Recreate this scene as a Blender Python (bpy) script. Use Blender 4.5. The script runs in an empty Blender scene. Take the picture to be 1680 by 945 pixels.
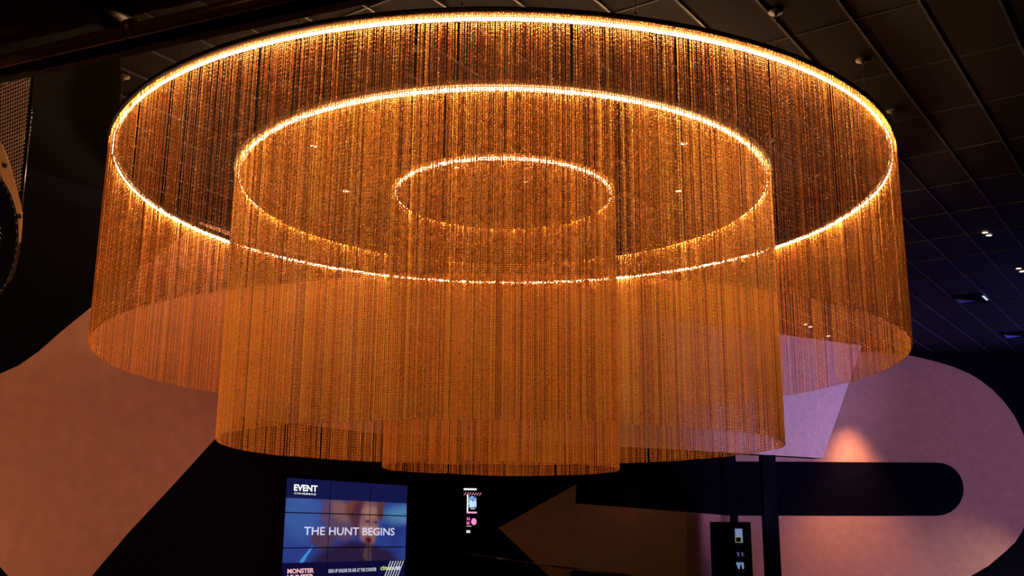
import bpy, bmesh, math, random
import numpy as np
from mathutils import Vector, Matrix

random.seed(7)
rng = np.random.default_rng(7)
PI = math.pi
scene = bpy.context.scene
col = scene.collection

# ------------------------------------------------------------------ camera
S = 1.2                      # metres per survey unit
EYE = Vector((0, 0, 1.70))
F_PX, PITCH, ROLL, YAW = 1700.63, 0.233346, 0.007465, 0.0091965
cy, sy, cp, sp = math.cos(YAW), math.sin(YAW), math.cos(PITCH), math.sin(PITCH)
FW = Vector((sy * cp, cy * cp, sp)); RT0 = Vector((cy, -sy, 0)); UP0 = RT0.cross(FW)
RT = RT0 * math.cos(ROLL) + UP0 * math.sin(ROLL)
UP = UP0 * math.cos(ROLL) - RT0 * math.sin(ROLL)
cd = bpy.data.cameras.new('camera'); cam = bpy.data.objects.new('camera', cd); col.objects.link(cam)
cd.sensor_width = 36.0; cd.lens = F_PX / 1680 * 36.0; cd.clip_end = 200
cam.matrix_world = Matrix(((RT.x, UP.x, -FW.x, EYE.x), (RT.y, UP.y, -FW.y, EYE.y), (RT.z, UP.z, -FW.z, EYE.z), (0, 0, 0, 1)))
scene.camera = cam

def ray(px, py):
    return FW + RT * ((px - 840) / F_PX) - UP * ((py - 472.5) / F_PX)
def at_height(px, py, z):            # point on the horizontal plane z (metres above floor)
    v = ray(px, py); return EYE + v * ((z - EYE.z) / v.z)
def at_plane(px, py, p0, n):
    v = ray(px, py); return EYE + v * ((p0 - EYE).dot(n) / v.dot(n))
def at_depth(px, py, y):
    v = ray(px, py); return EYE + v * (y / v.y)
def W(x, y, z):                      # survey units relative to the eye -> metres
    return Vector((x * S, y * S, z * S + EYE.z))

# ------------------------------------------------------------------ world, exposure, room lights
scene.view_settings.view_transform = 'Standard'; scene.view_settings.look = 'None'
scene.view_settings.exposure = 0.0; scene.view_settings.gamma = 1.0
scene.view_settings.use_curve_mapping = False
world = bpy.data.worlds.new('world'); scene.world = world; world.use_nodes = True
bg = world.node_tree.nodes['Background']
bg.inputs[0].default_value = (0.30, 0.16, 0.35, 1); bg.inputs[1].default_value = 0.003
LED_POWER = 160.0
scene.cycles.use_denoising = True
scene.cycles.denoising_prefilter = 'NONE'
scene.cycles.sample_clamp_indirect = 2.0
scene.cycles.sample_clamp_direct = 60.0

def aim(o, target):
    o.rotation_euler = (Vector(target) - o.location).to_track_quat('-Z', 'Y').to_euler()
def spot(name, loc, target, power, colour, deg, blend=0.6, size=0.05):
    l = bpy.data.lights.new(name, 'SPOT'); l.energy = power; l.color = colour
    l.spot_size = math.radians(deg); l.spot_blend = blend; l.shadow_soft_size = size
    o = bpy.data.objects.new(name, l); o.location = loc; aim(o, target); col.objects.link(o); return o
def area(name, loc, target, power, colour, sx, sy_):
    l = bpy.data.lights.new(name, 'AREA'); l.shape = 'RECTANGLE'; l.size = sx; l.size_y = sy_; l.energy = power; l.color = colour
    o = bpy.data.objects.new(name, l); o.location = loc; aim(o, target); col.objects.link(o); return o

CZ = 3.70 * S + EYE.z                # ceiling height
ORANGE = (1.0, 0.48, 0.20); WARM = (1.0, 0.62, 0.36); PURPLE = (0.55, 0.42, 1.0); BLUE = (0.22, 0.2, 1.0)
# purple wash from the right
spot('wash_purple', W(13.8, 9.0, -0.5), W(9.3, 20.8, 0.4), 4300, (0.58, 0.42, 1.0), 46, 0.7, 0.6)
spot('wash_lavender', W(8.4, 12.5, 0.1), W(5.4, 18.9, 2.6), 2400, (0.60, 0.48, 1.0), 46, 0.8, 0.4)
spot('wash_blue_ceiling', W(15.0, 19.5, 0.6), W(9.2, 17.6, 3.7), 2600, BLUE, 62, 1.0, 0.4)
spot('scallop_orange', W(6.95, 20.30, 2.6), W(6.95, 20.80, -0.2), 900, ORANGE, 64, 1.0, 0.25)
spot('scallop_orange', W(6.3, 19.0, 0.9), W(6.5, 20.80, -0.9), 120, ORANGE, 100, 1.0)
spot('scallop_cream', W(11.6, 18.6, -1.2), W(9.5, 20.8, -0.9), 450, (1.0, 0.8, 0.5), 50, 1.0)
area('wash_left_low', W(-3.4, 7.2, -0.9), W(-5.2, 10.6, 0.0), 90, (1.0, 0.48, 0.24), 1.6, 0.4)
area('wash_left_pink', W(-2.0, 12.6, -0.2), W(-3.9, 12.0, 0.7), 10, (1.0, 0.42, 0.40), 0.6, 0.3)
spot('fill_arrow_wall', W(2.2, 17.65, 1.25), W(2.6, 18.3, -0.6), 10, (1.0, 0.5, 0.34), 130, 1.0)  # added warm fill under the bulkhead, no fixture there
spot('wash_pier', W(4.6, 18.0, 0.9), W(4.0, 20.0, -0.3), 75, (0.6, 0.38, 1.0), 70, 1.0)
spot('drum_fill', W(-1.2, 3.2, 0.6), W(-2.4, 4.9, 1.6), 170, WARM, 50, 1.0)  # fill added to brighten the drum, no lamp stands here
# warm fill light from behind the camera
area('foyer_warm', W(-2.2, -1.5, 2.6), W(-0.4, 10.0, 1.6), 45, (1.0, 0.60, 0.30), 3.0, 1.5)

# ------------------------------------------------------------------ materials
def new_mat(name):
    m = bpy.data.materials.new(name); m.use_nodes = True
    return m, m.node_tree, m.node_tree.nodes['Principled BSDF']
def mat(name, colour, rough=0.6, metal=0.0, noise=0.0, scale=8.0, bump=0.0, spec=0.5):
    m, nt, b = new_mat(name)
    b.inputs['Base Color'].default_value = (*colour, 1); b.inputs['Roughness'].default_value = rough
    b.inputs['Metallic'].default_value = metal; b.inputs['Specular IOR Level'].default_value = spec
    if noise or bump:
        tc = nt.nodes.new('ShaderNodeTexCoord'); n = nt.nodes.new('ShaderNodeTexNoise')
        n.inputs['Scale'].default_value = scale; n.inputs['Detail'].default_value = 5
        nt.links.new(tc.outputs['Object'], n.inputs['Vector'])
        if noise:
            r = nt.nodes.new('ShaderNodeMapRange')
            r.inputs['From Min'].default_value = 0.3; r.inputs['From Max'].default_value = 0.7
            r.inputs['To Min'].default_value = 1 - noise; r.inputs['To Max'].default_value = 1 + noise
            nt.links.new(n.outputs['Fac'], r.inputs['Value'])
            mx = nt.nodes.new('ShaderNodeVectorMath'); mx.operation = 'SCALE'; mx.inputs[0].default_value = colour
            nt.links.new(r.outputs['Result'], mx.inputs['Scale']); nt.links.new(mx.outputs[0], b.inputs['Base Color'])
        if bump:
            bp = nt.nodes.new('ShaderNodeBump'); bp.inputs['Strength'].default_value = bump
            nt.links.new(n.outputs['Fac'], bp.inputs['Height']); nt.links.new(bp.outputs[0], b.inputs['Normal'])
    return m
def glow(name, colour, strength):
    m, nt, b = new_mat(name)
    b.inputs['Base Color'].default_value = (0, 0, 0, 1); b.inputs['Emission Color'].default_value = (*colour, 1)
    b.inputs['Emission Strength'].default_value = strength
    return m
M = {}
M['pink'] = mat('blush plaster paint', (0.38, 0.185, 0.150), 0.85, noise=0.10, scale=5.0, bump=0.05)
M['shaded_blush'] = mat('taupe plaster paint', (0.15, 0.075, 0.05), 0.85, noise=0.10, scale=5.0, bump=0.05)  # blush paint darkened, the dimness of the arrow wall put into its colour
M['panel'] = mat('mottled blush panel', (0.50, 0.32, 0.32), 0.85, noise=0.10, scale=7.0, bump=0.1)
M['navy'] = mat('navy black paint', (0.0018, 0.0015, 0.005), 0.9, noise=0.1, spec=0.03)
M['black'] = mat('black metal', (0.012, 0.011, 0.013), 0.45, metal=0.3)
M['blackmatt'] = mat('matt black', (0.003, 0.003, 0.004), 0.9, spec=0.03)
M['tile'] = mat('charcoal ceiling tile', (0.0058, 0.0042, 0.0085), 0.9, noise=0.08, scale=20, spec=0.1)
M['tbar'] = mat('black ceiling grid', (0.006, 0.006, 0.008), 0.7)
M['tbar_edge'] = mat('blue lit grid edge', (0.035, 0.035, 0.08), 0.35)  # lighter and bluer on one side of each bar, grazing light painted in
M['floor'] = mat('dark carpet', (0.03, 0.02, 0.025), 0.95, noise=0.3, scale=60)
M['chain'] = mat('copper anodised aluminium', (0.98, 0.335, 0.052), 0.40, metal=0.6)
M['chain2'] = mat('bronze anodised aluminium', (1.0, 0.365, 0.058), 0.38, metal=0.6)
M['frame'] = mat('dark bronze ring', (0.05, 0.03, 0.02), 0.4, metal=0.8)
M['led'] = glow('warm led strip', (1.0, 0.60, 0.25), LED_POWER)
M['down'] = glow('downlight lens', (1.0, 0.62, 0.36), 14)
M['cable'] = mat('steel cable', (0.10, 0.08, 0.08), 0.4, metal=0.8)
M['canopy'] = mat('grey canopy', (0.04, 0.037, 0.04), 0.5)
M['bronze'] = mat('brushed bronze plate', (0.60, 0.28, 0.11), 0.4, metal=0.3, noise=0.1, scale=3)
M['brownsoffit'] = mat('brown soffit board', (0.035, 0.016, 0.008), 0.8, noise=0.1)
M['browntube'] = mat('brown painted tube', (0.16, 0.065, 0.025), 0.3, metal=0.3)
M['glass'] = mat('dark glass', (0.004, 0.004, 0.006), 0.08)

for key in ('chain', 'chain2'):                                 # random tone per strand; link shine and shade also put into the colour
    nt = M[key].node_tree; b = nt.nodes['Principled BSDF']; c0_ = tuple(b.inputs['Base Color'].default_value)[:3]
    an = nt.nodes.new('ShaderNodeAttribute'); an.attribute_name = 'painted_tone'
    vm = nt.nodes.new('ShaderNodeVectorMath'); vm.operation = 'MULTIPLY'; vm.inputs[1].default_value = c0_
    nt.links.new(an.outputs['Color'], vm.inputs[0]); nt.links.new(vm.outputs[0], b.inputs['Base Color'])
# ------------------------------------------------------------------ helpers
def prop(o, label=None, cat=None, group=None, kind=None):
    if label: o['label'] = label
    if cat: o['category'] = cat
    if group: o['group'] = group
    if kind: o['kind'] = kind
    return o
def empty(name, loc, label=None, cat=None, group=None, rot=None):
    o = bpy.data.objects.new(name, None); o.location = loc; o.empty_display_size = 0.1
    if rot is not None: o.rotation_euler = rot
    col.objects.link(o); return prop(o, label, cat, group)
def obj(name, bm, mats, parent=None, smooth=False):
    """bmesh given in world space; stored relative to its parent"""
    me = bpy.data.meshes.new(name)
    bmesh.ops.recalc_face_normals(bm, faces=bm.faces)
    bm.to_mesh(me); bm.free()
    for m in (mats if isinstance(mats, (list, tuple)) else [mats]): me.materials.append(m)
    if smooth:
        for p in me.polygons: p.use_smooth = True
    o = bpy.data.objects.new(name, me); col.objects.link(o)
    if parent is not None:
        o.parent = parent
        w = Matrix.Identity(4); q = parent; chain = []
        while q is not None: chain.append(q); q = q.parent
        for q in reversed(chain): w = w @ q.matrix_basis
        me.transform(w.inverted())
    return o
def prism(bm, pts, n, t, mi=0):
    """polygon pts extruded along n by t"""
    a = [bm.verts.new(p) for p in pts]; b = [bm.verts.new(Vector(p) + n * t) for p in pts]
    fs = [bm.faces.new(a), bm.faces.new(b[::-1])]
    for i in range(len(a)):
        j = (i + 1) % len(a); fs.append(bm.faces.new((a[i], b[i], b[j], a[j])))
    for f in fs: f.material_index = mi
def box(bm, c, ax, ay, az, sx, sy_, sz, mi=0):
    c = Vector(c)
    pts = [c + ax * (sx / 2 * i) + ay * (sy_ / 2 * j) - az * (sz / 2) for i, j in ((-1, -1), (1, -1), (1, 1), (-1, 1))]
    prism(bm, pts, az, sz, mi)
X, Y, Z = Vector((1, 0, 0)), Vector((0, 1, 0)), Vector((0, 0, 1))
def tube(bm, p, q, r, n=12, mi=0):
    p, q = Vector(p), Vector(q); d = (q - p).normalized()
    a = d.orthogonal().normalized(); b = d.cross(a)
    pts = [p + a * (r * math.cos(2 * PI * i / n)) + b * (r * math.sin(2 * PI * i / n)) for i in range(n)]
    prism(bm, pts, d, (q - p).length, mi)
def lathe(bm, c, axis, prof, n=24, mi=0):
    """prof: list of (radius, height along axis), closed loop"""
    c = Vector(c); a = axis.orthogonal().normalized(); b = axis.cross(a).normalized()
    rings = []
    for r, h in prof:
        if r < 1e-6: rings.append([bm.verts.new(c + axis * h)] * n)
        else: rings.append([bm.verts.new(c + axis * h + a * (r * math.cos(2 * PI * i / n)) + b * (r * math.sin(2 * PI * i / n))) for i in range(n)])
    for k in range(len(prof) - 1):
        A, B = rings[k], rings[k + 1]
        for i in range(n):
            j = (i + 1) % n
            vs = []
            for v in (A[i], A[j], B[j], B[i]):
                if v not in vs: vs.append(v)
            if len(vs) > 2:
                f = bm.faces.new(vs); f.material_index = mi
def ringband(bm, c, prof, n=360, mi=0):
    """closed section (r,z) swept round a vertical axis"""
    lathe(bm, c, Z, prof + [prof[0]], n, mi)
    bmesh.ops.remove_doubles(bm, verts=bm.verts, dist=1e-6)

# ------------------------------------------------------------------ structure
# floor
bm = bmesh.new(); box(bm, (2, 11, -0.1), X, Y, Z, 46, 44, 0.2); prop(obj('floor', bm, M['floor']), kind='structure')

# ceiling: tiles with inset grid running 35 degrees across the hall
a35 = math.radians(35.0)
GU = Vector((math.sin(a35), math.cos(a35), 0)); GV = Vector((math.cos(a35), -math.sin(a35), 0))
def G(u, v, z=CZ):
    p = GU * (u * S) + GV * (v * S); return Vector((p.x, p.y, z))
bm = bmesh.new()
box(bm, (2, 11, CZ + 0.06), X, Y, Z, 46, 44, 0.10, 0)
du, dv = 1.062, 0.4755
for i in range(-34, 34):                       # long bars
    v = -0.94 + i * dv
    box(bm, G(8, v, CZ + 0.004), GU, GV, Z, 40, 0.020, 0.014, 1)
    box(bm, G(8, v, CZ + 0.003) + GV * 0.013, GU, GV, Z, 40, 0.006, 0.022, 2)
for i in range(-14, 26):                       # cross joints
    u = 7.16 + i * du
    box(bm, G(u, 0, CZ + 0.0075), GU, GV, Z, 0.016, 36, 0.012, 1)
prop(obj('ceiling', bm, [M['tile'], M['tbar'], M['tbar_edge']]), kind='structure')

bm = bmesh.new()
prism(bm, [at_height(x, y, CZ - .03) for x, y in ((197, 20), (197, 152), (166, 335), (-260, 600), (-500, 20))], Z, .03)
prop(obj('ceiling_dark_sheet', bm, M['blackmatt']), kind='structure')  # black sheet added under the ceiling to keep its left part dark
def wall(name, A, B, z0, z1, thick, shapes=(), base='navy'):
    """vertical wall from A to B (plan, metres); shapes: (material, image outline, proud) painted on the face"""
    A, B = Vector((A[0], A[1], 0)), Vector((B[0], B[1], 0)); d = (B - A).normalized()
    n = Vector((d.y, -d.x, 0))
    if n.dot(-A) < 0: n = -n                   # towards the hall
    bm = bmesh.new(); mats = [M[base]]
    prism(bm, [A + Z * z0, B + Z * z0, B + Z * z1, A + Z * z1], -n, thick, 0)
    for mname, outline, proud in shapes:
        mats.append(M[mname]) if M[mname] not in mats else None
        pts = []
        for px, py in outline:
            q = at_plane(px, py, A + n * 0.0005, n); pts.append(Vector((q.x, q.y, min(max(q.z, z0 + .02), z1 - .02))))
        k = len(bm.faces); prism(bm, pts, n, proud, mats.index(M[mname]))
    o = obj(name, bm, mats); prop(o, kind='structure'); return o, A, d, n

# left wall with the video wall: blush diagonal stroke that widens into a field above
P0 = Vector((-2.79 * S, 13.53 * S, 0)); dL = Vector((math.sin(math.radians(33.5)), math.cos(math.radians(33.5)), 0))
LA = P0 - dL * (17 * S); LB = P0 + dL * (3.98 * S)
nL = Vector((dL.y, -dL.x, 0))
strokeL = [(-60, 628), (0, 613), (30, 600), (64, 576), (98, 546), (148, 505), (230, 437), (330, 352), (420, 300), (650, 330),
           (650, 714.6), (625, 712), (560, 704), (500, 697), (386, 683), (357, 715), (316, 760), (275, 805), (211, 873), (150, 945), (137, 962),
           (35, 962), (14, 946), (0, 930), (-60, 880)]
wall('wall_left', LA, LB, 0, CZ, 0.3, [('pink', strokeL, 0.006)])
# back wall with the big rounded letter form and its dark slot
yB = 20.85 * S
cornerR = 4.68 * S
Dout = [(1190, 980), (1190, 560), (1300, 545), (1400, 560), (1440, 571), (1497, 584), (1535, 593), (1567, 603), (1590, 613), (1607, 623), (1629, 640), (1648, 660), (1664, 682), (1678, 710),
        (1688, 740), (1693, 775), (1692, 810), (1687, 842), (1678, 870), (1665, 890), (1648, 906), (1622, 928), (1591, 946), (1555, 962), (1500, 980)]
slot = [(1190, 757), (1300, 757.5), (1536, 759)]
for k in range(1, 12):
    t = PI / 2 - PI * k / 12; slot.append((1537 + 44 * math.cos(t), 802.5 - 43.8 * math.sin(t)))
slot += [(1536, 846.3), (1190, 846)]
wall('wall_back', (cornerR, yB), (17 * S, yB), 0, CZ, 0.3, [('pink', Dout, 0.004), ('navy', slot, 0.007)])
# pier side and arrow wall
A2 = (3.33 * S, 18.5 * S)
wall('wall_pier', A2, (cornerR, yB), 0, CZ, 0.3, [('pink', [(1125.5, 840), (1197, 846), (1197, 975), (1125.5, 975)], 0.004)])
wall('wall_arrow', (-1.6 * S, 17.65 * S), A2, 0, CZ, 0.3,
     [('shaded_blush', [(818, 866), (946, 794), (944, 826), (1125, 840), (1125, 975), (932, 975)], 0.004)])
# side walls out of the picture close the hall
wall('wall_right', (17 * S, -4 * S), (17 * S, yB), 0, CZ, 0.3)
# hung bulkhead with the raked end
vC = at_plane(647, 714.6, P0, nL); dR = Vector((math.sin(math.radians(61)), math.cos(math.radians(61)), 0)); nR = Vector((dR.y, -dR.x, 0))
c0 = Vector((vC.x, vC.y, 0)) + nL * 0.02
e0 = at_plane(1350, 750.5, c0, nR); e1 = at_plane(1414, 562, c0, nR)
zb = at_plane(1270, 747, c0, nR).z
bm = bmesh.new()
prism(bm, [Vector((c0.x, c0.y, zb)), Vector((e0.x, e0.y, zb)), Vector((e1.x, e1.y, CZ - .005)), Vector((c0.x, c0.y, CZ - .005))], -nR, 0.28, 1)
bm.faces.ensure_lookup_table()
bm.faces[0].material_index = 0
prop(obj('wall_bulkhead', bm, [M['panel'], M['blackmatt']]), kind='structure')

# column under the bulkhead
pc = at_plane(1259, 760, c0 - nR * 0.14, nR)
bm = bmesh.new(); box(bm, (pc.x, pc.y, zb / 2), X, Y, Z, 0.30, 0.30, zb, 0)
bmesh.ops.bevel(bm, geom=[e for e in bm.edges if abs((e.verts[0].co - e.verts[1].co).z) > 1], offset=0.015, segments=2, affect='EDGES')
o = obj('column', bm, mat('blue black painted column', (0.002, 0.002, 0.007), 0.8, spec=.05)); prop(o, 'square blue-black column carrying the raked end of the lavender bulkhead', 'column', kind='structure')

# ------------------------------------------------------------------ ring chandeliers
D0 = Vector((0, 10 * S, 0))
zH = 3.33057 * S + EYE.z
PITCH_S, PITCH_Z = 0.0200, 0.0180
def chain_curtain(R, z0, z1, parent, m, gaps, b=0.0070):
    n = int(2 * PI * R / PITCH_S); nl = int((z1 - z0) / PITCH_Z)
    ang = (np.arange(n) + rng.uniform(-.14, .14, n)) * 2 * PI / n
    keep = np.ones(n, bool)
    for g in gaps:
        i = int((g % (2 * PI)) / (2 * PI) * n) % n; keep[i] = False
    keep &= rng.random(n) > 0.004
    sgn = np.where(np.arange(n) % 2 == 0, 1.0, -1.0)
    flip = np.repeat(rng.random(n // 9 + 2) < 0.25, 9)[:n]; sgn[flip & (rng.random(n) < .6)] = 1.0
    tw = rng.normal(0, 0.32, n); rr = R + rng.normal(0, .003, n); zo = np.cumsum(rng.normal(0, .05, n)) * PITCH_Z
    tilt = math.radians(38)
    ang, sgn, tw, rr, zo = ang[keep], sgn[keep], tw[keep], rr[keep], zo[keep]; n = len(ang)
    # link in strand space: long axis tilted in the tangent plane
    a, c = 0.0140, 0.0042
    L = np.array([math.sin(tilt), 0, math.cos(tilt)]); P = np.array([math.cos(tilt), 0, -math.sin(tilt)]); N = np.array([0, 1.0, 0])
    base = np.array([L * a, P * b, N * c, -L * a, -P * b, -N * c])            # (6,3): tangent, radial, z
    tri = np.array([[0, 1, 2], [0, 2, 4], [0, 4, 5], [0, 5, 1], [3, 2, 1], [3, 4, 2], [3, 5, 4], [3, 1, 5]])
    zs = z1 - PITCH_Z * (np.arange(nl) + .5)
    alt = np.where(np.arange(nl) % 2 == 0, 1.0, -1.0)
    bt = base[:, 0][None, :] * sgn[:, None]; br = np.repeat(base[:, 1][None, :], n, 0); bz = base[:, 2]
    # every second link is turned a little, as linked wire is
    T = bt[:, None, :] * np.ones((1, nl, 1)); Rr = br[:, None, :] * np.ones((1, nl, 1))
    ph = tw[:, None, None] + 0.22 * alt[None, :, None] + rng.normal(0, .09, (n, nl, 1))
    T2 = T * np.cos(ph) - Rr * np.sin(ph); R2 = T * np.sin(ph) + Rr * np.cos(ph)
    ca, sa = np.cos(ang)[:, None, None], np.sin(ang)[:, None, None]
    rad = rr[:, None, None] + R2
    x = ca * rad - sa * T2; y = sa * rad + ca * T2
    z = zs[None, :, None] + zo[:, None, None] + bz[None, None, :] + np.zeros((n, nl, 1))
    co = np.stack([x, y, z], -1).reshape(-1, 3).astype(np.float32)
    nlk = n * nl
    f = (tri[None] + (np.arange(nlk) * 6)[:, None, None]).reshape(-1).astype(np.int32)
    me = bpy.data.meshes.new('chain_curtain')
    me.vertices.add(len(co)); me.vertices.foreach_set('co', co.ravel())
    me.loops.add(len(f)); me.loops.foreach_set('vertex_index', f)
    nf = len(f) // 3
    me.polygons.add(nf); me.polygons.foreach_set('loop_start', np.arange(0, nf * 3, 3, dtype=np.int32))
    me.polygons.foreach_set('use_smooth', np.ones(nf, bool))
    me.materials.append(m); me.update()
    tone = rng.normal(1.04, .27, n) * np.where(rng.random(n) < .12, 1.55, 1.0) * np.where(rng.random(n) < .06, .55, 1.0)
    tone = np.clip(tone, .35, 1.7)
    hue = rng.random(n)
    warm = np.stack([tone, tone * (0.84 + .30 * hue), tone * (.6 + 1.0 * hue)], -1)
    lk_ = warm[:, None, :] * (1 + rng.normal(0, .15, (n, nl, 1)))  # lighter and darker links stand in for their shine and shade
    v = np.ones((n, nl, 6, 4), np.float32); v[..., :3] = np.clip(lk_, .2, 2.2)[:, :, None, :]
    at = me.attributes.new('painted_tone', 'FLOAT_COLOR', 'POINT'); at.data.foreach_set('color', v.ravel())
    o = bpy.data.objects.new('chain_curtain', me); o.parent = parent; col.objects.link(o)
    o['kind'] = 'stuff'; o['label'] = 'curtain of fine copper chain strands'
    return o
def ring_chandelier(R, zbot, inset, back, ncab, a0, label, gaps, m):
    root = empty('ring_chandelier', (D0.x, D0.y, 0), label, 'chandelier', 'concentric chain curtain chandeliers')
    c = (D0.x, D0.y, 0)
    bm = bmesh.new()                                               # suspended ring channel
    ringband(bm, c, [(R - .072, zH + .014), (R - .066, zH + .014), (R - .066, zH + .046), (R + .022, zH + .046), (R + .022, zH + .080), (R - .072, zH + .080)])
    obj('ring_frame', bm, M['frame'], root, True)
    if back:                                                       # channel lip that screens the strip from inside
        bm = bmesh.new()
        ringband(bm, c, [(R - inset - .022, zH - .030), (R - inset - .018, zH - .030), (R - inset - .018, zH + .022), (R - inset - .022, zH + .022)])
        obj('channel_lip', bm, M['frame'], root, True)
    bm = bmesh.new()
    rl = R - inset
    ringband(bm, c, [(rl + .007 * math.cos(t), zH + .001 + (.019 if back else .015) * math.sin(t)) for t in [2 * PI * i / 8 for i in range(8)]])
    prop(obj('light_strip', bm, M['led'], root, True), 'glowing warm white light strip')
    for k in range(ncab):
        t = a0 + 2 * PI * k / ncab
        p = Vector((D0.x + (R - .005) * math.cos(t), D0.y + (R - .005) * math.sin(t), 0))
        bm = bmesh.new(); tube(bm, p + Z * (zH + .07), p + Z * (CZ - .01), 0.0035, 6)
        cb = obj('suspension_cable', bm, M['cable'], root)
        bm = bmesh.new(); lathe(bm, p, Z, [(0, CZ - .050), (.012, CZ - .050), (.020, CZ - .022), (.062, CZ - .018), (.066, CZ - .002), (0, CZ - .002)], 20)
        lathe(bm, p, Z, [(0, zH + .10), (.010, zH + .10), (.010, zH + .125), (0, zH + .125)], 8)
        obj('ceiling_canopy', bm, M['canopy'], cb, True)
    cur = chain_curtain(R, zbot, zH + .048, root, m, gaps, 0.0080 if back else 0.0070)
    return root
h1, h2, h3 = [v * S + EYE.z for v in (1.57421, 0.813115, 0.585656)]
R1, R2, R3 = 3.74045 * S, 2.62749 * S, 1.12049 * S
jn = [math.radians(-94.5 + 22.5 * k) for k in range(16)]
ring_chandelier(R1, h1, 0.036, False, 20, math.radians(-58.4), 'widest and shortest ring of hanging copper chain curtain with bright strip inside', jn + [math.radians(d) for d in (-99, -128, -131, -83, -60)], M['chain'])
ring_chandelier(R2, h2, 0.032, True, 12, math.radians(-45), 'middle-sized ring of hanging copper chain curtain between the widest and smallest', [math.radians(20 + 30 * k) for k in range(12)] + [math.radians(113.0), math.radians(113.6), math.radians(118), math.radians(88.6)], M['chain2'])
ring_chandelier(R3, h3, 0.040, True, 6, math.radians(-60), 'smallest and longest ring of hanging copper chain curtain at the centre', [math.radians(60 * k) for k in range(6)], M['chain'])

# ------------------------------------------------------------------ downlights and vents in the ceiling
DL = [((1616, 381), 'upper downlight of the pair right of the chandelier, nearer the camera'),
      ((1622.5, 385.5), 'lower downlight of the pair right of the chandelier, nearer the camera'),
      ((1671, 440), 'upper downlight of the pair at the right edge, above the black ceiling vents'),
      ((1676.5, 445), 'lower downlight of the pair at the right edge, above the black ceiling vents'),
      ((1321.5, 532), 'left downlight of the pair seen through the chain curtain above the lavender bulkhead'),
      ((1329.5, 536), 'right downlight of the pair seen through the chain curtain above the lavender bulkhead'),
      ((1359, 551), 'single small downlight touching the top of the lavender bulkhead'),
      ((515, 239), 'downlight seen through the middle chain ring, upper left one'),
      ((567, 313), 'downlight seen through the middle chain ring, lower left one'),
      ((748, 274), 'downlight seen through the smallest chain ring, its left one'),
      ((863, 297), 'downlight seen through the smallest chain ring, its right one'),
      ((1122, 235), 'downlight seen through the middle chain ring, upper right one'),
      ((1113, 313), 'downlight seen through the middle chain ring, lower right one')]
for (px, py), lab in DL:
    p = at_height(px, py, CZ)
    t = empty('downlight', p, lab, 'downlight', 'recessed ceiling downlights')
    bm = bmesh.new(); lathe(bm, p, Z, [(.040, -.008), (.056, -.010), (.058, .0), (.040, .0), (.040, -.008)], 20)
    obj('trim_ring', bm, M['canopy'], t, True)
    bm = bmesh.new(); lathe(bm, p, Z, [(0, -.004), (.040, -.004), (.040, .0), (0, .0)], 20)
    obj('lens', bm, M['down'], t)
def vent(px, py, lab):
    p = at_height(px, py, CZ - .01)
    t = empty('ceiling_vent', p, lab, 'vent', 'black square ceiling vents')
    w, l = 0.50, 0.56
    bm = bmesh.new(); prof = [((-1, -1), (1, -1)), ((1, -1), (1, 1)), ((1, 1), (-1, 1)), ((-1, 1), (-1, -1))]
    for s in (-1, 1):
        box(bm, p + GU * (s * l / 2), GU, GV, Z, .03, w + .03, .03); box(bm, p + GV * (s * w / 2), GU, GV, Z, l + .03, .03, .03)
    obj('frame', bm, M['blackmatt'], t)
    bm = bmesh.new(); box(bm, p + Z * .008, GU, GV, Z, l, w, .006); obj('backing', bm, M['blackmatt'], t)
    bm = bmesh.new()
    for k in (.42, .30, .18):                                       # square louvre rings, blades raked outward
        for s in (-1, 1):
            tl = (GU * s + Z * .5).normalized(); box(bm, p + GU * (s * k / 2 * 1.1), GV, tl, GU.cross(Z), k, .03, .002) if False else None
            box(bm, p + GU * (s * k / 2 * 1.1), GV, (GU * s * .7 + Z * -.4).normalized(), (Z * .7 + GU * s * .4).normalized(), k, .05, .003)
            box(bm, p + GV * (s * k / 2), GU, (GV * s * .7 + Z * -.4).normalized(), (Z * .7 + GV * s * .4).normalized(), k * 1.1, .05, .003)
    obj('louvre', bm, M['blackmatt'], t)
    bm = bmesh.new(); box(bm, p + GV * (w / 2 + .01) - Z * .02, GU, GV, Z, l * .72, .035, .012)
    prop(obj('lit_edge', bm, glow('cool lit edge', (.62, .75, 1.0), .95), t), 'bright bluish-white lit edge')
    bm = bmesh.new(); q = p - GV * (w / 2 - .10) - Z * .017  # painted blue reflection inside the vent, a thin coloured triangle
    prism(bm, [q - GV * .09 - GU * l * .3, q - GV * .09 + GU * l * .45, q + GV * .22 + GU * l * .30], Z, .004)
    prop(obj('reflection', bm, mat('blue grey deflector', (.12, .16, .40), .6), t), 'blue-grey triangular deflector')
vent(1592, 490, 'black square ceiling vent with a bright white edge beside the chain curtain')
vent(1668, 549, 'black square ceiling vent cut by the right edge, farther back near the wall')

# ------------------------------------------------------------------ video wall
pL = at_plane(463.5, 783, P0, nL); pR = at_plane(662, 797, P0, nL)
vw_w = (Vector((pR.x, pR.y, 0)) - Vector((pL.x, pL.y, 0))).length; pw = vw_w / 3
pBm = at_plane(461, 899, P0, nL); ph_ = (pL.z - pBm.z) / 2
vx = math.atan2(dL.y, dL.x)
orig = Vector((pL.x, pL.y, pL.z)) + nL * 0.09
vroot = empty('video_wall', Vector((pL.x, pL.y, pL.z)) + nL * 0.003, 'video wall of nine panels showing a film trailer, on the dark left wall', 'screen', rot=(0, 0, vx))
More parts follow.
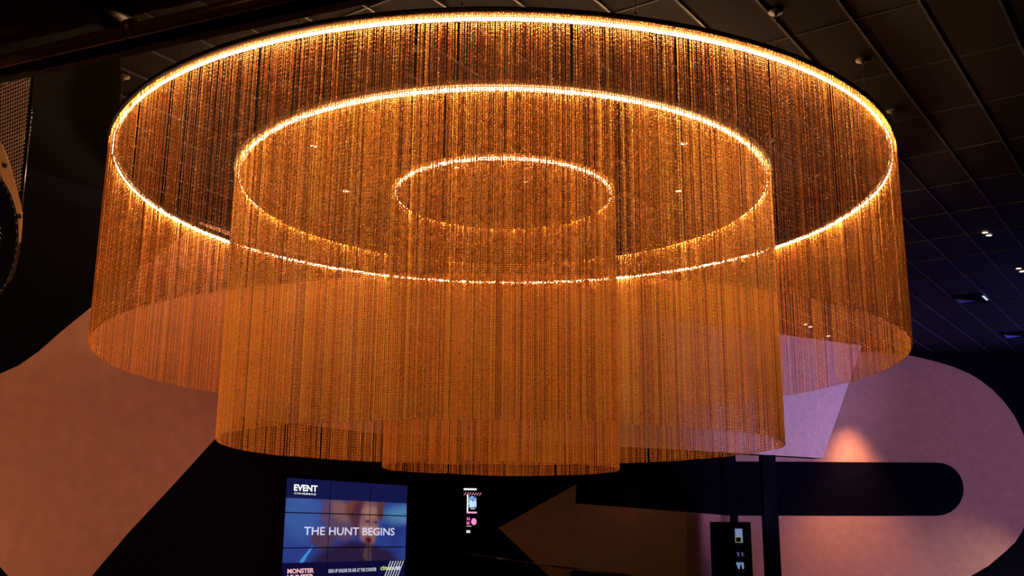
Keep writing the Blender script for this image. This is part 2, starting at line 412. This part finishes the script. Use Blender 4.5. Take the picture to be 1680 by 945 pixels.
# local frame of the root: x along wall, -y towards the hall, z up (0 at the top edge, negative down)
def vtext_obj(name, body, x, z, height, width, colour, strength, parent, lx, bold=0.0, shear=0.0, yoff=-0.0925):
    cu = bpy.data.curves.new(name, 'FONT'); cu.body = body; cu.size = 1; cu.offset = bold; cu.shear = shear; cu.resolution_u = 3
    tmp = bpy.data.objects.new(name, cu); col.objects.link(tmp)
    bpy.context.view_layer.update()
    me = bpy.data.meshes.new_from_object(tmp.evaluated_get(bpy.context.evaluated_depsgraph_get()))
    bpy.data.objects.remove(tmp); bpy.data.curves.remove(cu)
    xs = [v.co.x for v in me.vertices]; ys = [v.co.y for v in me.vertices]
    x0, x1, y0, y1 = min(xs), max(xs), min(ys), max(ys)
    for v in me.vertices:
        v.co = Vector((x + (v.co.x - x0) / (x1 - x0) * width, yoff, z + (v.co.y - y0) / (y1 - y0) * height))
    me.name = name
    me.materials.append(glow(name + ' light', colour, strength) if not isinstance(colour, bpy.types.Material) else colour)
    o = bpy.data.objects.new(name, me); o.parent = parent; col.objects.link(o); return o
# picture shader in the root's space
def picture_material(root, w, h, W3, H3):
    m = bpy.data.materials.new('trailer picture'); m.use_nodes = True; nt = m.node_tree; nd, lk = nt.nodes, nt.links
    for n in list(nd): nd.remove(n)
    out = nd.new('ShaderNodeOutputMaterial'); em = nd.new('ShaderNodeEmission'); lk.new(em.outputs[0], out.inputs[0])
    tc = nd.new('ShaderNodeTexCoord'); tc.object = root
    mp = nd.new('ShaderNodeMapping'); mp.inputs['Scale'].default_value = (1 / W3, 0, 1 / H3); lk.new(tc.outputs['Object'], mp.inputs['Vector'])
    sep = nd.new('ShaderNodeSeparateXYZ'); lk.new(mp.outputs[0], sep.inputs[0])
    def math_(op, a, b=None, c=None):
        n = nd.new('ShaderNodeMath'); n.operation = op
        for i, v in enumerate((a, b, c)):
            if v is None: continue
            if isinstance(v, (int, float)): n.inputs[i].default_value = v
            else: lk.new(v, n.inputs[i])
        return n.outputs[0]
    ns = nd.new('ShaderNodeTexNoise'); ns.inputs['Scale'].default_value = 5; ns.inputs['Detail'].default_value = 3; lk.new(mp.outputs[0], ns.inputs['Vector'])
    wob = math_('MULTIPLY', math_('SUBTRACT', ns.outputs['Fac'], .5), .10)
    U = math_('ADD', sep.outputs[0], wob); V = math_('SUBTRACT', math_('MULTIPLY', sep.outputs[2], -1), wob)   # V down, 0..1
    def mix(f, a, b):
        n = nd.new('ShaderNodeMix'); n.data_type = 'RGBA'
        if isinstance(f, (int, float)): n.inputs[0].default_value = f
        else: lk.new(f, n.inputs[0])
        for s, v in ((6, a), (7, b)):
            if isinstance(v, tuple): n.inputs[s].default_value = (*v, 1)
            else: lk.new(v, n.inputs[s])
        return n.outputs[2]
    def blob(cx, cz, rx, rz, soft=.5, rot=0):
        du_ = math_('SUBTRACT', U, cx); dv_ = math_('SUBTRACT', V, cz)
        if rot:
            c_, s_ = math.cos(rot), math.sin(rot)
            du_, dv_ = math_('ADD', math_('MULTIPLY', du_, c_), math_('MULTIPLY', dv_, s_)), math_('SUBTRACT', math_('MULTIPLY', dv_, c_), math_('MULTIPLY', du_, s_))
        d = math_('SQRT', math_('ADD', math_('POWER', math_('DIVIDE', du_, rx), 2), math_('POWER', math_('DIVIDE', dv_, rz), 2)))
        n = nd.new('ShaderNodeMapRange'); n.interpolation_type = 'SMOOTHSTEP'
        n.inputs['From Min'].default_value = 1 + soft / 2; n.inputs['From Max'].default_value = 1 - soft / 2
        lk.new(d, n.inputs['Value']); return n.outputs['Result']
    c = mix(ns.outputs['Fac'], (.015, .03, .20), (.045, .09, .42))
    c = mix(blob(.12, .35, .16, .25, 1.2), c, (.06, .13, .45))
    c = mix(blob(.98, .33, .18, .10, 1.2), c, (.10, .26, .50))
    c = mix(blob(.40, .38, .115, .24, .5, -.35), c, (.13, .07, .16))       # raised arm
    c = mix(blob(.42, .31, .06, .12, .8, -.35), c, (.26, .12, .12))
    c = mix(blob(.29, .59, .09, .10, .6), c, (.10, .05, .10))
    c = mix(blob(.60, .28, .15, .13, .4), c, (.20, .055, .04))              # auburn hair
    c = mix(blob(.57, .37, .065, .18, .5), c, (.11, .03, .06))
    c = mix(blob(.765, .26, .035, .12, .5), c, (.14, .045, .05))
    c = mix(blob(.665, .43, .088, .24, .35), c, (.28, .13, .15))            # face
    c = mix(blob(.67, .31, .06, .07, .8), c, (.42, .20, .16))
    c = mix(blob(.56, .86, .36, .25, .35), c, (.030, .015, .06))           # coat
    c = mix(blob(.665, .74, .035, .12, .6), c, (.10, .05, .06))              # neck
    c = mix(blob(.67, .585, .032, .030, .5), c, (.16, .012, .03))         # mouth
    c = mix(blob(.655, .395, .018, .012, .7), c, (.08, .03, .06)); c = mix(blob(.735, .395, .014, .012, .7), c, (.08, .03, .06))
    c = mix(blob(.67, .485, .07, .045, 1.3), c, (.60, .30, .24))           # flare
    c = mix(blob(.16, .76, .013, .10, .6, .42), c, (.08, .35, .85))        # blade
    Vr = math_('MULTIPLY', sep.outputs[2], -1)
    top = math_('LESS_THAN', Vr, .195); bot = math_('GREATER_THAN', Vr, .805)
    c = mix(top, c, (.010, .012, .085)); c = mix(bot, c, (.006, .005, .05))
    lk.new(c, em.inputs['Color']); em.inputs['Strength'].default_value = 0.72
    return m
bpy.context.view_layer.update()
H3 = ph_ * 3
picm = picture_material(vroot, pw, ph_, vw_w, H3)
zoff = -0.0
for r in range(3):
    for c_ in range(3):
        bm = bmesh.new()
        x0, x1 = c_ * pw, (c_ + 1) * pw; z0, z1 = -(r + 1) * ph_, -r * ph_
        box(bm, ((x0 + x1) / 2, -.045, (z0 + z1) / 2), X, Y, Z, pw - .002, .085, ph_ - .002)
        me = bpy.data.meshes.new('display_panel'); bmesh.ops.recalc_face_normals(bm, faces=bm.faces); bm.to_mesh(me); bm.free(); me.materials.append(M['blackmatt'])
        o = bpy.data.objects.new('display_panel', me); o.parent = vroot; col.objects.link(o)
        bm = bmesh.new(); box(bm, ((x0 + x1) / 2, -.089, (z0 + z1) / 2), X, Y, Z, pw - .016, .004, ph_ - .016)
        me = bpy.data.meshes.new('picture'); bmesh.ops.recalc_face_normals(bm, faces=bm.faces); bm.to_mesh(me); bm.free(); me.materials.append(picm)
        q = bpy.data.objects.new('picture', me); q.parent = o; col.objects.link(q)
WHITE = (.80, .82, 1.0)
def T(name, body, u, v, hh, ww, colr, st, **k):          # u,v fractions (v of the baseline), size fractions
    return vtext_obj(name, body, u * vw_w, -v * H3, hh * H3, ww * vw_w, colr, st, vroot, 0, **k)
T('cinema_logo_text', 'EVENT', .055, .125, .062, .175, (1, 1, 1), 1.2, bold=.03)
T('cinema_logo_subtext', 'CINEMAS', .057, .158, .018, .165, (1, 1, 1), .8, bold=.02)
T('tagline_text', 'THE HUNT BEGINS', .145, .545, .080, .745, (.66, .66, .88), 1.0, bold=.012)
T('film_title_text', 'MONSTER', .04, .905, .045, .195, (1.0, .55, .55), .9, bold=.04)
T('film_title_text', 'HUNTER', .04, .962, .045, .195, (1.0, .55, .55), .9, bold=.04)
T('caption_text', 'SIGN UP ONLINE OR ASK AT THE COUNTER', .345, .912, .036, .395, (.8, .8, .9), .8, bold=.02)
T('club_logo_text', 'cine', .775, .905, .046, .085, (.75, .9, .25), .9, bold=.02)
T('club_logo_text', 'buzz', .865, .905, .046, .09, (.95, 1, .9), .9, bold=.01)
bm = bmesh.new()
for k in range(6):
    xa = (.805 + k * .0235) * vw_w
    prism(bm, [Vector((xa, -.0935, -.99 * H3)), Vector((xa + .007 * vw_w, -.0935, -.99 * H3)), Vector((xa + .062 * vw_w, -.0935, -.812 * H3)), Vector((xa + .055 * vw_w, -.0935, -.812 * H3))], Y, .0008)
me = bpy.data.meshes.new('club_logo_stripes'); bm.to_mesh(me); bm.free(); me.materials.append(glow('stripe light', (.9, .9, 1), .8))
o = bpy.data.objects.new('club_logo_stripes', me); o.parent = vroot; col.objects.link(o)

# black speakers / projectors above the video wall
for (px, py, lab) in ((495, 768, 'black box speaker on the dark wall above the video wall, left of two'), (618, 776, 'black box speaker above the video wall, right of two, by the smallest chain ring')):
    p = at_plane(px, py, P0 + nL * 0.22, nL)
    t = empty('wall_speaker', p, lab, 'speaker', 'black speakers over the video wall')
    bm = bmesh.new(); box(bm, p, dL, nL, Z, .36, .22, .17); bmesh.ops.bevel(bm, geom=bm.edges[:], offset=.02, segments=2, affect='EDGES'); obj('cabinet', bm, M['blackmatt'], t)
    bm = bmesh.new(); box(bm, p + nL * .112, dL, nL, Z, .31, .006, .13); obj('grille', bm, M['blackmatt'], t)
    bm = bmesh.new(); tube(bm, p - nL * .10, p - nL * .215, .03, 10); obj('bracket', bm, M['black'], t)

# ------------------------------------------------------------------ lit poster screen on the arrow wall, cut off by the end of the left wall
fa, fb = Vector((-1.6 * S, 17.65 * S, 0)), Vector((3.33 * S, 18.5 * S, 0)); dF = (fb - fa).normalized(); nF = Vector((dF.y, -dF.x, 0))
pf = fa + nF * 0.05
ptl, pbr = at_plane(755, 797, pf, nF), at_plane(787, 878, pf, nF)
proot = empty('poster_screen', Vector((ptl.x, ptl.y, ptl.z)) - nF * 0.048, 'narrow lit poster screen with pink and blue artwork beyond the dark wall end', 'screen', rot=(0, 0, math.atan2(dF.y, dF.x)))
Wp = (Vector((pbr.x, pbr.y, 0)) - Vector((ptl.x, ptl.y, 0))).length; Hp = ptl.z - pbr.z
def local_part(name, boxes, m, parent):
    bm = bmesh.new()
    for (x0, x1, z0, z1, y, t) in boxes: box(bm, ((x0 + x1) / 2, y, (z0 + z1) / 2), X, Y, Z, abs(x1 - x0), t, abs(z1 - z0))
    me = bpy.data.meshes.new(name); bmesh.ops.recalc_face_normals(bm, faces=bm.faces); bm.to_mesh(me); bm.free(); me.materials.append(m)
    o = bpy.data.objects.new(name, me); o.parent = parent; col.objects.link(o); return o
def fr(px0, px1, py0, py1, y=-.052, t=.003):               # rectangle by survey position
    f = lambda x: (x - 755) / 32 * Wp; g = lambda yy: -(yy - 797) / 81 * Hp
    return (f(px0), f(px1), g(py0), g(py1), y, t)
local_part('housing', [(-.02, Wp + .02, .02, -Hp - .02, -.024, .046)], M['blackmatt'], proot)
local_part('heading', [fr(757, 781, 801, 804)], glow('poster white', (1, 1, 1), 1.0), proot)
bm = bmesh.new()
for k in range(8):
    x = (757 + 4 * k - 755) / 32 * Wp; xx = x + 3 / 32 * Wp
    z0, z1 = -(812.5 - 797) / 81 * Hp, -(808 - 797) / 81 * Hp
    prism(bm, [Vector((x, -.0535, z0)), Vector((x + .014, -.0535, z0)), Vector((xx + .014, -.0535, z1)), Vector((xx, -.0535, z1))], Y, .003)
me = bpy.data.meshes.new('stripes'); bm.to_mesh(me); bm.free(); me.materials.append(glow('poster pink', (1, .35, .5), .9)); o = bpy.data.objects.new('stripes', me); o.parent = proot; col.objects.link(o)
m, nt, b = new_mat('poster picture'); tc = nt.nodes.new('ShaderNodeTexCoord'); ns = nt.nodes.new('ShaderNodeTexNoise'); ns.inputs['Scale'].default_value = 9
rp = nt.nodes.new('ShaderNodeValToRGB'); rp.color_ramp.elements[0].color = (.0, .04, .30, 1); rp.color_ramp.elements[0].position = .42; rp.color_ramp.elements[1].color = (.55, .8, 1, 1); rp.color_ramp.elements[1].position = .62
nt.links.new(tc.outputs['Object'], ns.inputs[0]); nt.links.new(ns.outputs['Fac'], rp.inputs[0]); nt.links.new(rp.outputs[0], b.inputs['Emission Color']); b.inputs['Emission Strength'].default_value = 1.0; b.inputs['Base Color'].default_value = (0, 0, 0, 1)
local_part('artwork', [fr(769, 781, 814, 833)], m, proot)
local_part('artwork_border', [fr(766, 768.2, 812, 841), fr(772, 779, 834.3, 835.3)], glow('border white', (1, 1, 1), .9), proot)
local_part('footer_band', [fr(766, 782, 839.5, 842.5)], glow('footer pink', (1, .35, .7), 1.0), proot)
local_part('pink_squares', [fr(766.2, 768.4, 849, 854), fr(769.2, 771.4, 849, 854), fr(766, 771, 856, 861)], glow('square pink', (.8, .12, .4), .9), proot)
bm = bmesh.new(); cx_, cz_ = (777.5 - 755) / 32 * Wp, -(856 - 797) / 81 * Hp
prism(bm, [Vector((cx_ + 4.2 / 32 * Wp * math.cos(2 * PI * i / 24), -.0535, cz_ + 5.6 / 81 * Hp * math.sin(2 * PI * i / 24))) for i in range(24)], Y, .003)
me = bpy.data.meshes.new('pink_disc'); bm.to_mesh(me); bm.free(); me.materials.append(glow('disc pink', (1, .3, .65), 1.0)); o = bpy.data.objects.new('pink_disc', me); o.parent = proot; col.objects.link(o)
for nm, q_ in (('caption_line', fr(766, 774, 863, 864)), ('small_logo', fr(766, 772, 870, 874.5))): local_part(nm, [q_], glow(nm + ' white', (.8, .9, .9), .8), proot)

# ------------------------------------------------------------------ stair handrail and balustrade in front of the arrow wall
pr = fa + nF * 0.16
hp = [at_plane(x, y, pr, nF) for x, y in ((740, 906), (766, 909), (800, 913.5), (860, 922), (940, 933), (1025, 943), (1110, 953))]
hroot = empty('stair_balustrade', Vector((hp[1].x, hp[1].y, 0)), 'stair balustrade with a thin dark metal handrail sloping down along the arrow wall', 'balustrade')
bm = bmesh.new()
for a, b in zip(hp[:-1], hp[1:]): tube(bm, a, b + (b - a).normalized() * .004, .022, 10)
obj('rail', bm, mat('satin dark steel', (.12, .10, .10), .3, metal=.9), hroot, True)
for x, y in ((795, 913), (864, 922.5), (938, 933), (1025, 943)):
    a = at_plane(x, y, pr, nF)
    bm = bmesh.new(); tube(bm, a - Z * .02, a - Z * .075, .009, 8); tube(bm, a - Z * .07, a - Z * .075 - nF * .152, .009, 8)
    tube(bm, a - Z * .075 - nF * .147, a - Z * .075 - nF * .157, .03, 12)
    obj('bracket', bm, M['cable'], hroot, True)
bt = [at_plane(x, y, pr - nF * .08, nF) for x, y in ((935, 935), (1040, 947), (1100, 955))]
bm = bmesh.new(); prism(bm, [Vector((bt[0].x, bt[0].y, .0)), bt[0], bt[1], bt[2], Vector((bt[2].x, bt[2].y, .0))], nF, .04)
obj('panel', bm, M['blackmatt'], hroot)

# ------------------------------------------------------------------ glass fronted drinks cabinet by the column
yc = 17.75 * S
ca, cb_ = at_depth(1174, 856, yc), at_depth(1231.5, 856, yc)
cw = cb_.x - ca.x; ch = ca.z
croot = empty('display_fridge', ((ca.x + cb_.x) / 2, yc, 0), 'tall black glass-fronted display fridge with dim blue shelves left of the column', 'fridge')
def bxp(name, x0, x1, y0, y1, z0, z1, m, parent, bev=0):
    bm = bmesh.new(); box(bm, ((ca.x + cb_.x) / 2 + (x0 + x1) / 2, yc + (y0 + y1) / 2, (z0 + z1) / 2), X, Y, Z, x1 - x0, y1 - y0, z1 - z0)
    if bev: bmesh.ops.bevel(bm, geom=bm.edges[:], offset=bev, segments=3, affect='EDGES')
    return obj(name, bm, m, parent)
hw = cw / 2
bxp('side_panel', -hw, -hw + .03, 0, .6, 0, ch, M['blackmatt'], croot, .006); bxp('side_panel', hw - .03, hw, 0, .6, 0, ch, M['blackmatt'], croot, .006)
bxp('top_panel', -hw + .03, hw - .03, 0, .6, ch - .06, ch, M['blackmatt'], croot, .006)
bxp('back_panel', -hw + .03, hw - .03, .57, .6, 0, ch - .06, mat('fridge interior', (.03, .03, .06), .6), croot)
bxp('plinth', -hw + .03, hw - .03, .01, .57, 0, .15, M['blackmatt'], croot)
bxp('divider', -hw + .38 * cw * 1.0, -hw + .38 * cw + .12, .03, .57, .15, ch - .06, M['blackmatt'], croot)
xs0, xs1 = -hw + .57 * cw, hw - .055
for zz in (.45, .72, .98, 1.24, 1.55):
    if zz < ch - .1: bxp('shelf', xs0 - .02, xs1 + .02, .05, .5, zz, zz + .02, M['black'], croot)
lightm = glow('fridge light', (.20, .28, .50), .8)
bxp('lit_back', xs0, xs1, .53, .545, ch - .42, ch - .13, lightm, croot)
bxp('lit_back', xs0, xs1, .53, .545, ch - .93, ch - .80, lightm, croot)
bxp('lit_back', xs0, xs1, .53, .545, ch - .68, ch - .60, glow('fridge light dim', (.12, .12, .35), .5), croot)
bxp('glass_panel', -hw + .02, hw - .02, -.012, -.004, .12, ch - .02, None, croot) if False else None
gm, nt, b = new_mat('cabinet glass'); b.inputs['Base Color'].default_value = (1, 1, 1, 1); b.inputs['Roughness'].default_value = .0; b.inputs['Transmission Weight'].default_value = 1.0; b.inputs['IOR'].default_value = 1.1
bxp('glass_door', -hw + .015, hw - .015, -.014, -.006, .12, ch - .02, gm, croot)
bcols = [(.7, .65, .1), (.15, .12, .5), (.5, .1, .2), (.5, .5, .7), (.1, .1, .35)]
k = 0
for zz in (.72, .98, 1.24):
    for j in range(3):
        bx_ = (ca.x + cb_.x) / 2 + xs0 + (j + .5) * (xs1 - xs0) / 3
        bm = bmesh.new(); hb = random.uniform(.13, .18)
        lathe(bm, (bx_, yc + .25, zz + .0205), Z, [(0, 0), (.022, 0), (.024, .01), (.024, hb * .6), (.010, hb * .8), (.010, hb), (0, hb)], 12)
        o = obj('drink_bottle', bm, mat('bottle colour', bcols[j + 1], .3), None, True); k += 1
        prop(o, '%s drink bottle on the %s shelf of the black display fridge' % (('blue', 'red', 'pale lilac')[j], {.72: 'lowest stocked', .98: 'middle stocked', 1.24: 'highest stocked'}[zz]), 'bottle', 'bottles in the display fridge')
p4 = (ca.x + cb_.x) / 2 + (xs0 + xs1) / 2
bm = bmesh.new(); box(bm, (p4 + .02, yc + .46, 1.628), X, Y, Z, .11, .01, .10)
o = prop(obj('price_sign', bm, mat('black card', (.01, .01, .01), .6)), 'small black card sign with yellow border inside the display fridge', 'sign')
bm = bmesh.new()
for s in (-1, 1):
    box(bm, (p4 + .02, yc + .453, 1.628 + s * .05), X, Y, Z, .12, .004, .010); box(bm, (p4 + .02 + s * .055, yc + .453, 1.628), X, Y, Z, .010, .004, .10)
obj('border', bm, glow('yellow edge', (.55, .5, .05), .5), o)

# ------------------------------------------------------------------ overhead frame, top left, close to the camera
zt = 2.0 * S + EYE.z
def H(px, py, dz=0): return at_height(px, py, zt + dz)
a, b = H(-60, 116), H(470, -10)
froot = empty('overhead_frame', (a + b) / 2, 'dark brown overhead tube frame crossing the top left corner', 'frame')
bm = bmesh.new(); dd = (b - a).normalized(); tube(bm, a - dd * 1.0, b + dd * 1.2, .034, 20); obj('brown_tube', bm, M['browntube'], froot, True)
bm = bmesh.new(); c1, c2 = H(-60, 140), H(640, -14)
d2 = (c2 - c1).normalized(); s2 = d2.cross(Z).normalized()
box(bm, (c1 + c2) / 2 + Z * .02, d2, s2, Z, (c2 - c1).length + 1.5, .075, .08); bmesh.ops.bevel(bm, geom=bm.edges[:], offset=.008, segments=2, affect='EDGES'); obj('black_beam', bm, M['black'], froot)
bm = bmesh.new(); e_1, e_2 = H(90, -25, .10), H(222, 52, .10); tube(bm, e_1, e_2, .065, 20); obj('cross_tube', bm, mat('purple black tube', (.03, .022, .035), .35, metal=.4), froot, True)
bm = bmesh.new(); cpt = H(215, 46, .0)
tube(bm, cpt - dd * .02, cpt + dd * .02, .046, 16); 
obj('clamp', bm, M['browntube'], froot, True)
bm = bmesh.new(); c = H(70, 92.5, 0); tube(bm, c - dd * .006, c + dd * .006, .038, 16); obj('joint_ring', bm, M['black'], froot, True)
bm = bmesh.new()
s0, s1 = H(-60, 88, .16), H(600, -60, .16); pd = (s1 - s0).normalized(); away = Vector((-pd.y, pd.x, 0)); away = away if away.y < 0 else -away
prism(bm, [s0 - pd * 2, s1 + pd, s1 + pd + away * 1.7, s0 - pd * 2 + away * 1.7], Z, .06)
obj('soffit_board', bm, M['brownsoffit'], froot)
bm = bmesh.new(); t1, t2 = H(60, 116, -.03), H(222, 79, -.03); tube(bm, t1, t2, .006, 8); obj('highlight_rod', bm, M['browntube'], froot, True)  # thin brown rod standing in for the highlight along the beam

# ------------------------------------------------------------------ drum lantern with perforated mesh at the left edge
yd = 4.95 * S
A_ = lambda px, py, dy=0: at_depth(px, py, yd + dy)
droot = empty('drum_lantern', A_(-30, 380), 'round black drum with a bronze face plate and mesh panel hanging at the left edge', 'lamp')
# mesh sheet: bars woven diagonally, framed by a bright rod
m, nt, b = new_mat('woven bronze mesh'); tc = nt.nodes.new('ShaderNodeTexCoord')
b.inputs['Base Color'].default_value = (.34, .19, .12, 1); b.inputs['Metallic'].default_value = .2; b.inputs['Roughness'].default_value = .4
bm = bmesh.new()
Lq = [(-70, 128), (54, 122), (33, 345), (-70, 330)]
def inq(px, py): return px < 54 + (py - 122) * (-21 / 223) and py < 352
for k in range(-10, 60):
    pts = []
    for s in range(0, 30):
        px = -70 + s * 4.6; py = 118 + k * 6.2 - 22 * (s / 29) ** 1.6 * 1.0 - s * .9 + 18
        if inq(px, py) and py > 112: pts.append(A_(px, py))
    for p_, q_ in zip(pts[:-1], pts[1:]): tube(bm, p_, q_, .0038, 4)
for k in range(0, 32):
    px = -68 + k * 4
    y1_ = 350 if px < 33 else 122 + (54 - px) / 21 * 223
    if y1_ > 125: tube(bm, A_(px, 112, .012), A_(px - 4, y1_, .012), .0022, 4)
obj('mesh_panel', bm, m, droot)
bm = bmesh.new(); tube(bm, A_(59, 112, -.01), A_(36, 345, -.01), .0035, 8); tube(bm, A_(36, 345, -.01), A_(31.5, 396, -.01), .0035, 8); obj('edge_rod', bm, mat('bright rod', (.6, .5, .45), .25, metal=1), droot, True)
bm = bmesh.new()
for p_, q_ in ((A_(55, 112), A_(33.5, 345)),): tube(bm, p_, q_, .008, 8)
obj('edge_frame', bm, M['blackmatt'], droot, True)
outer = [(-40, 205), (-15, 215), (4, 238), (15, 268), (24, 300), (32, 328), (35.5, 350), (35, 375), (33, 396)]
inner = [(29, 400), (27, 372), (22, 345), (13, 312), (0, 283), (-15, 265), (-40, 255)]
bm = bmesh.new(); prism(bm, [A_(x, y, -.02) for x, y in outer + inner], Y, .012); prop(obj('face_plate', bm, M['bronze'], droot), 'bronze face plate')
for x, y in ((8, 272), (32, 355)):
    bm = bmesh.new(); c = A_(x, y, -.03); lathe(bm, c, -Y, [(0, .018), (.008, .016), (.014, .006), (.016, 0), (0, 0)], 6); obj('bolt', bm, M['black'], droot)
cx_, cy_, rx_, ry_ = -34, 385, 62, 108
bm = bmesh.new(); rim = []; n = 48
cen = A_(cx_, cy_, -.03); ex = A_(cx_ + rx_, cy_, -.03) - cen; ez = A_(cx_, cy_ - ry_, -.03) - cen
for i in range(n):
    t = 2 * PI * i / n; rim.append(cen + ex * math.cos(t) + ez * math.sin(t))
for p_, q_ in zip(rim, rim[1:] + rim[:1]): tube(bm, p_, q_ + (q_ - p_) * .1, .010, 8)
obj('drum_rim', bm, M['black'], droot, True)
bm = bmesh.new(); prism(bm, [cen + (p_ - cen) * .985 for p_ in rim], Y, .05); obj('drum_body', bm, M['glass'], droot, False)
bm = bmesh.new()
rim2 = [cen + (p_ - cen) * .56 - Y * .004 for p_ in rim]
for p_, q_ in zip(rim2, rim2[1:] + rim2[:1]): tube(bm, p_, q_, .007, 8)
obj('lens_ring', bm, mat('blue steel ring', (.25, .28, .5), .2, metal=1), droot, True)
bm = bmesh.new(); tube(bm, cen + ez * .9 + Y * .12, cen + ez * .9 + Y * .12 + Z * (zt - .05 - (cen + ez * .9).z), .012, 10); obj('hanger', bm, M['black'], droot, True)
